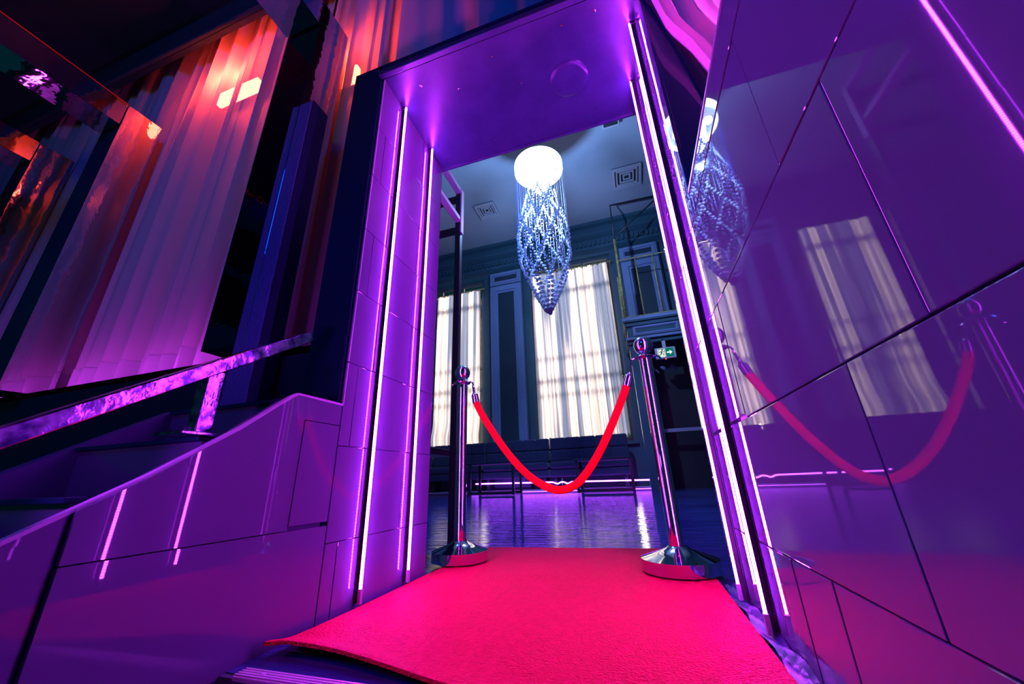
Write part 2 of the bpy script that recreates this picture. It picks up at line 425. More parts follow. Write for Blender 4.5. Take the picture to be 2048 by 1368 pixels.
# right wall: long low glossy wall that runs on into the right jamb
mb = MB()
def rrow(z0, z1, cuts):
    for a, b in zip(cuts, cuts[1:]): tile(mb, 1, a, b, z0, z1)
rrow(1.103, 1.182, [-0.9, -0.2, 0.4, YF-0.02])
rrow(0.802, 1.10, [-0.9, -0.65, -0.06, 0.535, YF-0.02])
rrow(0.497, 0.802, [-0.9, -0.80, -0.20, 0.40, YF-0.02])
rrow(0.208, 0.497, [-0.9, -0.65, -0.05, 0.55, YB])
rrow(-0.02, 0.208, [0.80, 0.975, YB])
rrow(-0.35, 0.208, [-0.9, -0.2, 0.40, 0.80])
for i, (z0, z1) in enumerate(zip(rows[3:], rows[4:])):
    rr = [YF-0.02, 1.34 if i % 2 else 1.45, YB]
    for a, b in zip(rr, rr[1:]): tile(mb, 1, a, b, z0, z1)
mb.box(XR+0.0125, XR+0.16, YF-0.015, YB, -0.02, ZT)
mb.box(XR+0.0125, XR+0.05, -0.9, YF-0.02, -0.36, 1.18)
wr = struct('wall_right', mb, [M['tile']], 'glossy dark tiled right wall reflecting the chandelier and the windows', 'wall')
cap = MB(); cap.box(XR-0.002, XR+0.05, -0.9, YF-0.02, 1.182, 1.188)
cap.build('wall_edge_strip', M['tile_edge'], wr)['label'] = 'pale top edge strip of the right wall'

# passage soffit and black front panel round the opening
mb = MB(); mb.box(XL-0.02, XR+0.02, YF, YB+0.004, ZT, ZT+0.03)
so = struct('ceiling_passage', mb, M['soffit'], 'dark soffit over the passage with violet glows where the light strips end', 'ceiling')
mb = MB()
mb.lathe([(0.0, -0.006), (0.045, -0.006), (0.075, -0.010), (0.092, -0.006), (0.098, 0.0)], (0, 0, 0), 40)
bmesh.ops.transform(mb.bm, matrix=Matrix.Translation((-0.06, 1.36, ZT)), verts=mb.bm.verts)
mb.build('round_cover', M['soffit'], so)
mb = MB()
for (x, y) in ((-0.80, 1.14), (-0.62, 1.22), (-0.40, 1.13), (-0.05, 1.11), (0.10, 1.10), (-0.3, 1.3), (-0.55, 1.58), (0.0, 1.60)):
    mb.lathe([(0.0, -0.003), (0.006, -0.002), (0.007, 0.0)], (x, y, ZT), 10)
mb.build('screw_heads', M['chrome'], so)
mb = MB(); mb.box(XL-0.02, XR+0.02, YF-0.03, YF-0.004, ZT-0.004, ZT+0.03, 0.003); mb.box(XL-0.02, XR+0.02, YB-0.004, YB+0.012, ZT-0.012, ZT+0.004, 0.002)
struct('trim_1', mb, M['soffit'], 'thin edge trims of the passage soffit', 'trim')
mb = MB()
mb.box(-1.135, XL-0.013, YF-0.012, YF+0.05, -0.02, 2.415)
mb.box(XL-0.03, 0.75, YF-0.012, YF+0.05, ZT+0.022, 2.415)
mb.box(XR+0.005, 0.75, YF-0.008, YF+0.05, 0.0, ZT+0.03)
struct('wall_front', mb, M['black_panel'], 'black panelled front face round the passage opening', 'wall')

# floors, step edge
mb = MB()
n = 26
ys = [0.79] + [0.9+i*(D+0.3-0.9)/n for i in range(n+1)]
def fl(u, v):
    k = u*(len(ys)-1); i = min(int(k), len(ys)-2); y = ys[i]+(ys[i+1]-ys[i])*(k-i)
    return (XA+(XB-XA)*v, y, floor_z(y)-0.010)
mb.grid(fl, len(ys)-1, 4, False)
struct('floor', mb, M['floor'], 'dark polished floor of the passage and of the hall beyond')
mb = MB(); mb.box(XL-0.02, XR+0.05, 0.775, 0.79, -0.36, -0.012); mb.box(-3.0, 3.0, -3.0, 0.80, -0.38, -0.36)
struct('floor_foyer', mb, M['riser'], 'dark lower foyer floor with the step up to the carpet', 'floor')
mb = MB(); mb.box(XL+0.06, XR+0.05, 0.762, 0.802, -0.012, -0.002, 0.002)
for k in range(4): mb.box(XL+0.06, XR+0.05, 0.766+k*0.009, 0.770+k*0.009, -0.003, 0.0005)
for x in (-0.83, -0.60, -0.35, -0.1, 0.15): mb.lathe([(0.0, 0.002), (0.005, 0.0015), (0.006, 0.0)], (x, 0.782, 0.0), 10)
st = struct('trim_2', mb, M['nosing'], 'ribbed metal nosing on the step edge in front of the red carpet', 'trim')

# dark foyer ceiling, back walls over the passage
mb = MB(); mb.box(-9.0, 4.0, -4.0, 1.12, 4.12, 4.2)
for i in range(5): mb.box(-9.0, -1.0, 0.18-i*0.55, 0.22-i*0.55, 4.06, 4.12)
struct('ceiling_foyer', mb, M['dark_ceiling'], 'black foyer ceiling above the drapes', 'ceiling')
mb = MB(); mb.box(-9.0, XL-0.17, 1.42, 1.47, -0.36, 4.9); mb.box(XL-0.17, XR+0.16, 1.42, 1.47, ZT+0.03, 4.9); mb.box(XR+0.16, 4.0, 1.42, 1.47, -0.36, 4.9)
mb.box(-9.0, 4.0, 1.12, 1.42, 4.85, 4.9); mb.box(-9.0, 4.0, 1.105, 1.12, 4.2, 4.9)
struct('wall_behind_drapes', mb, M['black_wall'], 'black wall hidden behind the foyer drapes', 'wall')
mb = MB(); mb.box(-9.0, -1.15, 1.07, 1.10, 0.2, 0.905); mb.box(-9.0, -1.15, 1.07, 1.42, 0.875, 0.905)
struct('wall_plinth', mb, M['black_wall'], 'black low plinth wall beneath the foyer drapes', 'wall')
mb = MB(); mb.box(-9.0, -1.46, 1.085, 1.12, 3.75, 4.12); mb.tube([(-9.0, 1.075, 3.77), (-1.46, 1.075, 3.77)], 0.018, 10)
struct('trim_3', mb, M['dark_ceiling'], 'black track above the drapes', 'trim')

# ------------------------------------------------------------------ hall shell
mb = MB(); mb.box(XA, XB, YB, D+0.3, HC, HC+0.1)
struct('ceiling', mb, M['hall_ceiling'], 'stained pale ceiling of the hall behind the passage')
mb = MB(); mb.box(XA-0.1, XA, YB, D+0.3, -0.1, HC)
struct('wall_hall_left', mb, M['hall_wall'], 'teal left side wall of the hall', 'wall')
mb = MB(); mb.box(XB, XB+0.1, YB, D+0.3, -0.1, HC)
struct('wall_hall_right', mb, M['hall_wall'], 'teal right side wall of the hall', 'wall')
mb = MB(); mb.box(XA, XL-0.17, YB-0.06, YB-0.004, -0.1, HC); mb.box(XL-0.17, XR+0.16, YB-0.06, YB-0.004, ZT+0.03, HC); mb.box(XR+0.16, XB, YB-0.06, YB-0.004, -0.1, HC)
struct('wall_hall_front', mb, M['hall_wall'], 'hall side of the wall that holds the passage', 'wall')
mb = MB()
xs = [XA] + [v for wv in WINDOWS for v in (wv[0], wv[1])] + [XB]
for a, b in zip(xs[0::2], xs[1::2]): mb.box(a, b, D, D+0.28, -0.1, HC)
for (x0, x1, z0, z1) in WINDOWS:
    mb.box(x0, x1, D, D+0.28, -0.1, z0); mb.box(x0, x1, D, D+0.28, z1, HC)
wb = struct('wall_back', mb, M['hall_wall'], 'teal back wall of the hall with tall windows', 'wall')
# cornice
mb = MB()
prof = [(D, HC), (D-0.30, HC), (D-0.30, HC-0.08), (D-0.20, HC-0.10), (D-0.20, HC-0.24), (D-0.26, HC-0.26), (D-0.26, HC-0.34), (D-0.12, HC-0.40), (D-0.12, HC-0.60), (D-0.16, HC-0.62), (D-0.16, HC-0.68), (D-0.04, HC-0.74), (D, HC-0.78)]
mb.prism(prof, 'x', XA, XB)
k = 0
x = XA+0.1
while x < XB-0.1:
    mb.box(x, x+0.055, D-0.165, D-0.10, HC-0.58, HC-0.46); x += 0.11
struct('trim_4', mb, M['hall_wall'], 'stepped dentil cornice along the top of the hall back wall', 'trim')

def frame_mould(mb, x0, x1, z0, z1, y, wd, dp, step=0.4):
    """raised picture-frame moulding with two steps"""
    for (o, wdt, d) in ((0, wd*step, dp*0.6), (wd*step, wd*(1-step)*0.55, dp), (wd*(step+(1-step)*0.55), wd*(1-step)*0.45, dp*0.45)):
        a0, a1, b0, b1 = x0+o, x1-o, z0+o, z1-o
        mb.box(a0, a0+wdt, y-d, y, b0, b1); mb.box(a1-wdt, a1, y-d, y, b0, b1)
        mb.box(a0+wdt, a1-wdt, y-d, y, b0, b0+wdt); mb.box(a0+wdt, a1-wdt, y-d, y, b1-wdt, b1)
def pilaster(x0, x1, z0, z1, label, num):
    mb = MB(); mb.box(x0, x1, D-0.10, D, z0, z1)
    p = struct('trim_%d' % num, mb, M['moulding'] if False else M['hall_wall'], label, 'pilaster')
    mb = MB(); frame_mould(mb, x0+0.03, x1-0.03, z0+0.05, z1-0.42, D-0.10, 0.20, 0.06); frame_mould(mb, x0+0.03, x1-0.03, z1-0.38, z1-0.03, D-0.10, 0.11, 0.05)
    mb.build('panel_moulding', M['moulding'], p)
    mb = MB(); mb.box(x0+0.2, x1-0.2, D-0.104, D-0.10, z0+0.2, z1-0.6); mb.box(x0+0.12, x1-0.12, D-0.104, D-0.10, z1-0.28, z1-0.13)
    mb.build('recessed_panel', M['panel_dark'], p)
pilaster(-3.0, -2.12, 0.2, 5.47, 'panelled pilaster between the two tall curtained windows', 5)
pilaster(0.26, 1.14, 0.2, 5.47, 'panelled pilaster above the doorway, behind the yellow pipe railing', 6)
pilaster(-6.1, -5.3, 0.2, 5.47, 'panelled pilaster left of the left window', 7)

# windows with bars and glass, voile curtains hanging before them
for i, (x0, x1, z0, z1) in enumerate(WINDOWS):
    r = thing('window_%d' % (i+1), ((x0+x1)/2, D+0.1, z0), ['tall barred window behind the left voile curtain', 'tall barred window behind the voile curtain below the chandelier'][i], 'window')
    r['kind'] = 'structure'
    mb = MB(); fw = 0.08
    mb.box(x0, x0+fw, D+0.06, D+0.14, z0, z1); mb.box(x1-fw, x1, D+0.06, D+0.14, z0, z1); mb.box(x0+fw, x1-fw, D+0.06, D+0.14, z0, z0+fw); mb.box(x0+fw, x1-fw, D+0.06, D+0.14, z1-fw, z1)
    mb.build('window_frame', M['window_frame'], r)
    for z, t in ((4.62, 0.09), (2.98, 0.045), (2.46, 0.07), (2.14, 0.045)):
        mb = MB(); mb.box(x0+fw, x1-fw, D+0.05, D+0.13, z-t/2, z+t/2); mb.build('transom_bar', M['window_frame'], r)
    for f in (0.34, 0.67):
        mb = MB(); xx = x0+(x1-x0)*f; mb.box(xx-0.025, xx+0.025, D+0.062, D+0.128, z0+fw, z1-fw); mb.build('mullion', M['window_frame'], r)
    mb = MB(); mb.box(x0+fw, x1-fw, D+0.094, D+0.098, z0+fw, z1-fw); mb.build('pane', M['glass'], r)
    mb = MB(); mb.box(x0-0.03, x1+0.03, D-0.07, D, z0-0.06, z0); mb.build('sill', M['hall_wall'], r)

def voile(name, x0, x1, z0, z1, y, nf, seed, label, puff=0.0):
    rnd = random.Random(seed); ph = [rnd.uniform(0, 6.28) for _ in range(8)]
    r = thing(name, ((x0+x1)/2, y, z1), label, 'curtain')
    def fn(u, v):
        x = x0+(x1-x0)*u; z = z0+(z1-z0)*v
        s = nf*2*PI*u
        a = 0.035*(0.6+0.7*(1-v))
        dy = a*math.sin(s + 0.7*math.sin(2.1*s/nf*1.7+ph[0]) + 0.5*(1-v)*math.sin(3*u*6.28+ph[1])) + 0.018*math.sin(2.37*s+ph[2]) + 0.02*math.sin(0.41*s+ph[3])
        dx = 0.012*math.sin(1.9*s+ph[4])*(1-v) + 0.02*(1-v)*math.sin(5*u+ph[5])
        dz = 0.0
        if v < 0.02: dz = 0.02*math.sin(1.3*s+ph[6])
        b = puff*math.exp(-((v-0.05)/0.06)**2)*abs(math.sin(0.5*s+ph[7]))
        return (x+dx, y+dy-b, z+dz)
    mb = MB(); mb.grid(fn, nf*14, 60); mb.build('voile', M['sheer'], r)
    mb = MB(); mb.tube([(x0-0.1, y, z1+0.02), (x1+0.1, y, z1+0.02)], 0.018, 10); mb.build('curtain_rod', M['yellow'], r)
    for q in (x0-0.07, x1+0.07):
        mb = MB(); mb.box(q-0.012, q+0.012, y-0.012, D-0.001, z1+0.002, z1+0.03); mb.build('rod_bracket', M['yellow'], r)
    return r
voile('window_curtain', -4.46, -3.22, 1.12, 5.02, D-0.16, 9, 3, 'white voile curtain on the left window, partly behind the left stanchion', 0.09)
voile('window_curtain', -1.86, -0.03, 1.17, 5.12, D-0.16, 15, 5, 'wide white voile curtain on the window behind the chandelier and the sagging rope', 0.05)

# ------------------------------------------------------------------ left foyer: stair, drapes, pillars, handrail
mb = MB()
steps = [(0.86, 0.622), (0.66, 0.49), (0.46, 0.36), (0.26, 0.23), (0.06, 0.10), (-0.14, -0.03)]
mb.box(-1.50, XL-0.06, 0.86, 1.07, -0.36, 0.622)
for (ya, za), (yb, zb) in zip(steps[1:], steps[:-1]):
    mb.box(-1.50, XL-0.06, ya, yb, -0.36, za)
s_ = struct('trim_8', mb, M['riser'], 'black glossy stair climbing beside the left parapet', 'stair')
for (ya, za) in steps[:4]:
    mb = MB(); mb.box(-1.50, XL-0.058, ya-0.012, ya+0.02, za, za+0.012, 0.002); mb.build('tread_nosing', M['black_panel'], s_)
mb = MB()
mb.prism([(-0.3, -0.36), (1.06, -0.36), (1.06, 0.64), (0.87, 0.64), (-0.3, -0.10)], 'x', -1.56, -1.50)
struct('trim_9', mb, M['stringer'], 'navy sloping stringer on the far side of the stair', 'stringer')

def drape(name, x0, x1, z0, z1, y, nf, seed, label, material, amp=0.04, swag=None, hem=None, cat='curtain', group=None):
    rnd = random.Random(seed); ph = [rnd.uniform(0, 6.28) for _ in range(9)]
    r = thing(name, ((x0+x1)/2, y, z1), label, cat, group)
    def surf(u, v, off=0.0):
        x = x0+(x1-x0)*u; z = z0+(z1-z0)*v; s = nf*2*PI*u
        tw = 1.3*(1-v)*math.sin(2.0*u*6.28+ph[0]) + 0.5*math.sin(3*v+ph[8])
        dy = amp*math.sin(s+tw+1.9*math.sin(0.37*s+ph[1])) + 0.35*amp*math.sin(2.3*s+1.5*tw+ph[2]) + 0.5*amp*math.sin(0.31*s+ph[3])
        dx = 0.25*amp*math.sin(1.7*s+ph[4]+2*v)
        if swag: x, z = swag(u, v, x, z)
        return (x+dx, y+dy+off, z)
    mb = MB(); mb.grid(lambda u, v: surf(u, v), int(nf*14), 36); mb.build('cloth', material, r)
    if hem:
        h = hem/(z1-z0)
        mb = MB(); mb.grid(lambda u, v: surf(u, v*h, -0.004), int(nf*14), 3); mb.build('hem', M['drape_hem'], r)['label'] = 'darker hem band of the drape'
    return r
drape('stage_drape', -6.6, -1.64, 0.915, 4.78, 1.225, 22, 11, 'wide ivory drape with a red glow and violet foot, left of the black post', M['drape'], 0.035, hem=0.155)
drape('stage_drape', -1.60, -1.05, 0.66, 4.78, 1.225, 3.5, 12, 'narrow ivory drape between the black post and the passage front, glowing red at its top', M['drape'], 0.035)
drape('stage_drape', -1.03, 0.62, 2.42, 4.78, 1.225, 4, 13, 'grey lit drape hanging above the black head of the passage', M['drape'], 0.022)
EDGE = [(1.30, 0.44), (1.58, 0.400), (1.72, 0.365), (1.86, 0.312), (2.05, 0.288), (2.25, 0.268), (3.3, 0.20)]
def edge_at(z):
    for (a, xa), (b, xb) in zip(EDGE, EDGE[1:]):
        if z <= b: return xa+(xb-xa)*(z-a)/(b-a)
    return EDGE[-1][1]
def swag_r(u, v, x, z):
    # right drape swept aside: its left edge slants down to a tie near the wall top
    left = edge_at(z)
    return (left + (1.35-left)*u**1.25, z)
def swag_b(u, v, x, z):
    return (edge_at(z) - 0.035 + 0.07*u, z)
magenta_drape = drape('stage_drape', 0.28, 1.35, 1.30, 3.2, 0.975, 8, 14, 'magenta lit drape swept aside above the right wall', M['pink_drape'], 0.022, swag=swag_r)
def swag_b(u, v, x, z):
    k = min(1.0, max(0.0, (z-1.30)/1.1)); left = 0.405 - 0.165*k**1.25 - 0.10*max(0.0, (z-2.05))
    return (left + 0.06*u, z)
lining_phase = 1.3
def lining(u, v):
    x, z = swag_b(u, v, 0.0, 1.30+1.9*v)
    return (x, 1.020+0.005*math.sin(9*u+4*v+lining_phase), z)
mb = MB(); mb.grid(lining, 10, 40); mb.build('lining', M['black_cloth'], magenta_drape)['label'] = 'dark navy lining along the slanting edge of the drape'

# red wall lamps glowing through the drapes
for (x, z, ln, lab) in ((-2.68, 3.42, 0.42, 'red tube lamp glowing through the wide drape'), (-1.56, 3.05, 0.20, 'red tube lamp glowing through the narrow drape beside the passage')):
    r = thing('wall_lamp', (x, 1.42, z), lab, 'lamp')
    mb = MB(); mb.box(x-ln/2-0.02, x+ln/2+0.02, 1.37, 1.418, z-0.06, z+0.06, 0.004); mb.build('back_plate', M['black_metal'], r)
    mb = MB(); mb.box(x-ln/2, x+ln/2, 1.325, 1.37, z-0.07, z+0.07, 0.012); mb.build('glowing_lens', M['tube'], r)

def mirror_frame(name, xr, w_, ya, yb, zt, zb_, label, zbase=0.905, frontmat='black_panel', red=False):
    """square pillar with a beam running from its head towards the viewer, clad in mirror"""
    r = thing(name, (xr-w_/2, (ya+yb)/2, zbase), label, 'pillar', 'mirror clad pillars along the drapes')
    mb = MB(); mb.box(xr-w_, xr-0.003, ya+0.003, yb, zbase, zt-0.003); mb.build('pillar_core', M[frontmat], r)  # dark front colour stands in for a reflection of the dark foyer
    mb = MB(); mb.box(xr-0.003, xr, ya, yb, zbase, zt, 0.001); mb.build('mirror_side', M['mirror'], r)
    mb = MB(); mb.box(xr-w_, xr-0.003, -1.2, ya-0.004, zb_+0.003, zt-0.003); mb.build('beam', M['black_panel'], r)
    mb = MB(); mb.box(xr-0.003, xr, -1.2, ya-0.006, zb_, zt, 0.001); mb.build('beam_mirror_side', M['mirror'], r)
    mb = MB(); mb.box(xr-w_, xr-0.004, -1.2, ya-0.006, zb_, zb_+0.003); mb.build('beam_mirror_soffit', M['mirror'], r)
    if red:
        mb = MB(); mb.box(xr-0.001, xr+0.003, -1.2, ya, zt-0.0025, zt); mb.build('red_light_line', M['red_line'], r)['label'] = 'thin red light line along the beam edge'
    return r
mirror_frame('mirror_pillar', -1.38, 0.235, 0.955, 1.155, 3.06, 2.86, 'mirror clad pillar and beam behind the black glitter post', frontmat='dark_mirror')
mirror_frame('mirror_pillar', -3.10, 0.22, 0.965, 1.165, 2.98, 2.79, 'mirror clad pillar with a red light line on its beam, reflecting the red drape', red=True)
mirror_frame('mirror_pillar', -4.20, 0.22, 0.965, 1.165, 3.04, 2.85, 'mirror clad pillar at the left edge of the photo, with a red streak in it')

# black glitter post wrapped round the foot of the first pillar
r = thing('glitter_post', (-1.37, 1.0, 0.622), 'black glitter leatherette post standing on the stair landing', 'post')
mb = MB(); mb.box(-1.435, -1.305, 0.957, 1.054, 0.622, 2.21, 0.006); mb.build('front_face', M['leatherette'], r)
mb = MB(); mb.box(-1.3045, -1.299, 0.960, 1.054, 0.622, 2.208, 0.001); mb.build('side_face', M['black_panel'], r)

# steel handrail
r = thing('handrail', (-1.05, 0.67, 0.50), 'square steel handrail sloping down beside the stair', 'handrail')
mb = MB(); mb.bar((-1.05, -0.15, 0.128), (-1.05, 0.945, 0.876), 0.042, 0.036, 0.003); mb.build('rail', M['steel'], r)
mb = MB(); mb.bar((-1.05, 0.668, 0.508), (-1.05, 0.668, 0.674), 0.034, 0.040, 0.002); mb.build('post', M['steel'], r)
mb = MB(); mb.box(-1.10, -1.0, 0.60, 0.735, 0.502, 0.510, 0.002)
for x in (-1.085, -1.015):
    for y in (0.62, 0.715): mb.lathe([(0.0, 0.012), (0.007, 0.012), (0.007, 0.0)], (x, y, 0.508), 8)
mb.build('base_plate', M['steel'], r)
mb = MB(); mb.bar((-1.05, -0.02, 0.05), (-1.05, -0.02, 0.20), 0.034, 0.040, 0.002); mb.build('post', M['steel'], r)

# ------------------------------------------------------------------ red carpet
r = thing('red_carpet', (-0.36, 1.6, 0), 'red carpet runner laid through the passage', 'carpet')
def carpet(u, v):
    x = XL+0.026 + (0.225-(XL+0.026))*u
    yf = 0.875 - 0.075*min(1.0, u*1.6) + 0.012*math.sin(9*u) - 0.01*u
    if u < 0.05: yf -= 0.02*(1-u/0.05)
    far = 2.345 + 0.05*u
    y = yf + (far-yf)*v
    d = y-yf
    z = 0.006 + 0.020*math.exp(-(d/0.055)**2)*(0.55+0.45*math.sin(5.5*u+0.6)) + 0.004*math.exp(-(d/0.25)**2)*math.sin(7*u+2)
    x += 0.006*math.sin(6*v+1) if u < 0.02 else 0.0
    return (x, y, z)
mb = MB(); mb.shell(carpet, 60, 90, (0, 0, -0.008))
pile = mb.build('pile', M['carpet'], r)

# crumpled film along the right wall foot
mb = MB(); rnd = random.Random(4)
def film(u, v):
    y = 0.80+0.86*u
    return (0.228+0.036*v+0.006*math.sin(21*u)*(1-v), y, 0.001+0.010*abs(math.sin(17*u+3*v))*(0.4+v)+0.004*rnd.random())
mb.grid(film, 70, 5)
tag(mb.build('plastic_film', M['film'], origin=(0.25, 1.23, 0.0)), 'crumpled dark film along the foot of the right wall', 'plastic film')

# ------------------------------------------------------------------ light strips in the passage
def led_strip(x, y, side, label):
    r = thing('light_strip', (x, y, 0.0), label, 'light strip', None)
    zb, zt = 0.055, ZT-0.012
    s = 1 if side < 0 else -1
    mb = MB(); mb.prism([(-0.003, -0.0048), (-0.003, 0.0048), (0.001, 0.0050), (0.0036, 0.0030), (0.0042, 0.0), (0.0036, -0.0030), (0.001, -0.0050)] if side < 0 else [(0.003, -0.0048), (0.003, 0.0048), (-0.001, 0.0050), (-0.0036, 0.0030), (-0.0042, 0.0), (-0.0036, -0.0030), (-0.001, -0.0050)], 'z', zb, zt)
    for f in mb.bm.faces:
        if abs(sum(v.co.x for v in f.verts)/len(f.verts)-(-0.003*s)) < 1e-4: f.material_index = 1
    o = mb.build('diode_tape', [M['violet_tape'], M['plastic']]); o.location = (x, y, 0); o.parent = r; o.location = (0, 0, 0)
    wx = (XL if side < 0 else XR)
    xa, xb = sorted((x-0.005*s, wx+0.0012*s))
    mb = MB(); mb.box(xa, xb, y+0.004, y+0.0065, 0.01, ZT-0.004); mb.box(min(wx+0.0005*s, wx+0.004*s), max(wx+0.0005*s, wx+0.004*s), y-0.006, y+0.0065, 0.01, ZT-0.004)
    mb.build('mounting_profile', M['plastic'], r)
    mb = MB(); mb.box(x-0.006, x+0.006, y-0.006, y+0.006, 0.01, zb-0.002, 0.001); mb.build('end_cap', M['sign_body'], r)
    mb = MB(); mb.box(min(x, wx+0.001*s), max(x, wx+0.001*s), y-0.012, y-0.006, ZT-0.03, ZT-0.014); mb.build('clip', M['plastic'], r)
led_strip(XL+0.022, 1.212, -1, 'violet light strip on the left jamb, the one nearer the camera')
led_strip(XL+0.022, 1.497, -1, 'violet light strip on the left jamb, the one nearer the hall')
led_strip(XR-0.022, 1.197, 1, 'violet light strip on the right jamb, the one nearer the camera')
led_strip(XR-0.022, 1.474, 1, 'violet light strip on the right jamb, the one nearer the hall')

# ------------------------------------------------------------------ stanchions and rope
def stanchion(x, y, rb, label, ang, hooks):
    r = thing('stanchion', (x, y, 0.014 if x < -0.5 else 0.014), label, 'stanchion', 'chrome rope stanchions')
    z0 = 0.014
    mb = MB(); mb.lathe([(0, 0.0), (rb, 0.0), (rb, 0.044), (rb*0.66, 0.060), (rb*0.30, 0.080), (0.036, 0.088), (0, 0.088)], (x, y, z0), 72)
    mb.build('base', M['chrome'], r)
    mb = MB(); mb.lathe([(0.030, 0.084), (0.030, 0.892), (0.034, 0.896), (0.034, 0.904), (0, 0.904)], (x, y, z0), 40); mb.build('pole', M['chrome'], r)
    mb = MB(); mb.lathe([(0.046, 0.900), (0.048, 0.903), (0.046, 0.906), (0.02, 0.906)], (x, y, z0), 40)
    for a in hooks:
        ca, sa = math.cos(a), math.sin(a)
        mb.tube([(x+0.03*ca, y+0.03*sa, z0+0.903), (x+0.055*ca, y+0.055*sa, z0+0.905), (x+0.066*ca, y+0.066*sa, z0+0.896), (x+0.068*ca, y+0.068*sa, z0+0.882)], 0.005, 8)
    mb.build('hook_ring', M['chrome'], r)
    pr = [(0.012, 0.902), (0.013, 0.915), (0.018, 0.924)]
    R = 0.046; zc = 0.964
    for k in range(2, 25):
        t = -PI/2 + PI*k/24
        if R*math.cos(t) > 0.014 or k > 12: pr.append((max(0.0, R*math.cos(t)), zc+R*math.sin(t)))
    pr[-1] = (0, zc+R)
    mb = MB(); mb.lathe(pr, (x, y, z0), 40); mb.build('ball_finial', M['chrome'], r)
    return r
SL, SR = (-0.905, 1.915), (0.110, 1.84)
stanchion(*SL, 0.140, 'chrome stanchion with ball top at the left end of the red rope', 0, [0.0, PI, PI/2, -PI/2])
stanchion(*SR, 0.150, 'chrome ball-topped stanchion at the right end of the red rope', 0, [PI, 0.0, PI/2, -PI/2])
r = thing('barrier_rope', (-0.39, 1.89, 0.9), 'sagging red velvet rope hooked between the two chrome stanchions', 'rope')
A = Vector((SL[0]+0.068, SL[1], 0.885)); B = Vector((SR[0]-0.068, SR[1], 0.885))
sag_pts = [(-0.815, 0.795), (-0.788, 0.740), (-0.725, 0.640), (-0.647, 0.530), (-0.56, 0.430), (-0.47, 0.360), (-0.375, 0.325), (-0.29, 0.347), (-0.225, 0.405), (-0.16, 0.490), (-0.105, 0.580), (-0.045, 0.690), (0.005, 0.792)]
def yy(x): return SL[1]+(SR[1]-SL[1])*(x-SL[0])/(SR[0]-SL[0])
def smooth_pts(pts, n):
    out = []
    P = [pts[0]]+pts+[pts[-1]]
    for i in range(1, len(P)-2):
        for k in range(n):
            t = k/n; a, b, c, d = P[i-1], P[i], P[i+1], P[i+2]
            out.append(0.5*((2*b)+(-a+c)*t+(2*a-5*b+4*c-d)*t*t+(-a+3*b-3*c+d)*t**3))
    out.append(P[-2]); return out
sp = smooth_pts([Vector((x, yy(x), z)) for x, z in sag_pts], 5)
mb = MB(); mb.tube(sp, 0.0185, 20); mb.build('velvet_cord', M['rope'], r)
for (end, p0, p1) in (('l', sp[0], A), ('r', sp[-1], B)):
    d = (p0-p1).normalized()
    mb = MB(); q = p0 - d*0.052
    mb.tube([p0+d*0.006, p0-d*0.002, p0-d*0.044, q, q-d*0.008], [0.0185, 0.0205, 0.0195, 0.012, 0.009], 20); mb.build('ferrule', M['chrome'], r)
    mb = MB(); mid = (q-d*0.006+p1)*0.5
    loop = [q-d*0.006, q*0.6+p1*0.4+Vector((0, 0.008, 0)), p1+Vector((0, 0.007, 0.008)), p1+Vector((0, 0, 0.016)), p1+Vector((0, -0.007, 0.008)), q*0.6+p1*0.4+Vector((0, -0.008, 0)), q-d*0.006]
    mb.tube(loop, 0.0042, 8); mb.build('snap_hook', M['chrome'], r)

# ------------------------------------------------------------------ chandelier
CX, CY = -0.83, 4.4
r = thing('chandelier', (CX, CY, 2.43), 'long crystal bead chandelier with a blazing white top, hanging in the hall', 'chandelier')
mb = MB(); mb.lathe([(0.0, 4.925), (0.335, 4.925), (0.335, 4.96), (0.0, 4.97)], (CX, CY, 0), 48); mb.build('canopy', M['wire'], r)
for k in range(6):
    a = 2*PI*k/6+0.3
    mb = MB(); mb.lathe([(0, -0.085), (0.035, -0.08), (0.055, -0.05), (0.055, -0.01), (0.03, 0.0)], (CX+0.2*math.cos(a), CY+0.2*math.sin(a), 4.93), 16); mb.build('lamp', M['lamp_ring'], r)
mb = MB(); mb.lathe([(0.338, 4.87), (0.372, 4.87), (0.372, 4.985), (0.338, 4.985), (0.338, 4.87)], (CX, CY, 0), 48); mb.build('light_ring', M['lamp_ring'], r)
mb = MB(); mb.tube([(CX, CY, 5.55), (CX, CY, 6.25)], 0.005, 6); mb.lathe([(0, 0), (0.06, 0), (0.06, 0.03), (0, 0.03)], (CX, CY, HC-0.03), 16)
for k in range(3):
    a = 2*PI*k/3+0.4; mb.tube([(CX+0.3*math.cos(a), CY+0.3*math.sin(a), 4.965), (CX, CY, 5.55)], 0.003, 5)
mb.build('suspension_wire', M['black_metal'], r)
mb = MB(); rnd = random.Random(2)
for k in range(48):                                           # straight fringe of fine wires
    a = 2*PI*k/48+rnd.uniform(-.02, .02); rad = 0.355+rnd.uniform(-0.012, 0.012)
    mb.tube([(CX+rad*math.cos(a), CY+rad*math.sin(a), 4.88), (CX+rad*math.cos(a), CY+rad*math.sin(a), 3.62+rnd.uniform(-0.5, 0.35))], 0.0014, 3, False)
tag(mb.build('wire_fringe', M['wire'], r), kind='stuff')
def rad_at(z):
    pts = [(4.92, 0.20), (4.45, 0.22), (4.2, 0.27), (3.9, 0.345), (3.6, 0.375), (3.3, 0.36), (3.0, 0.28), (2.75, 0.175), (2.55, 0.075), (2.43, 0.015)]
    for (za, ra), (zb, rb) in zip(pts, pts[1:]):
        if zb <= z <= za: return ra+(rb-ra)*(za-z)/(za-zb)
    return 0.015
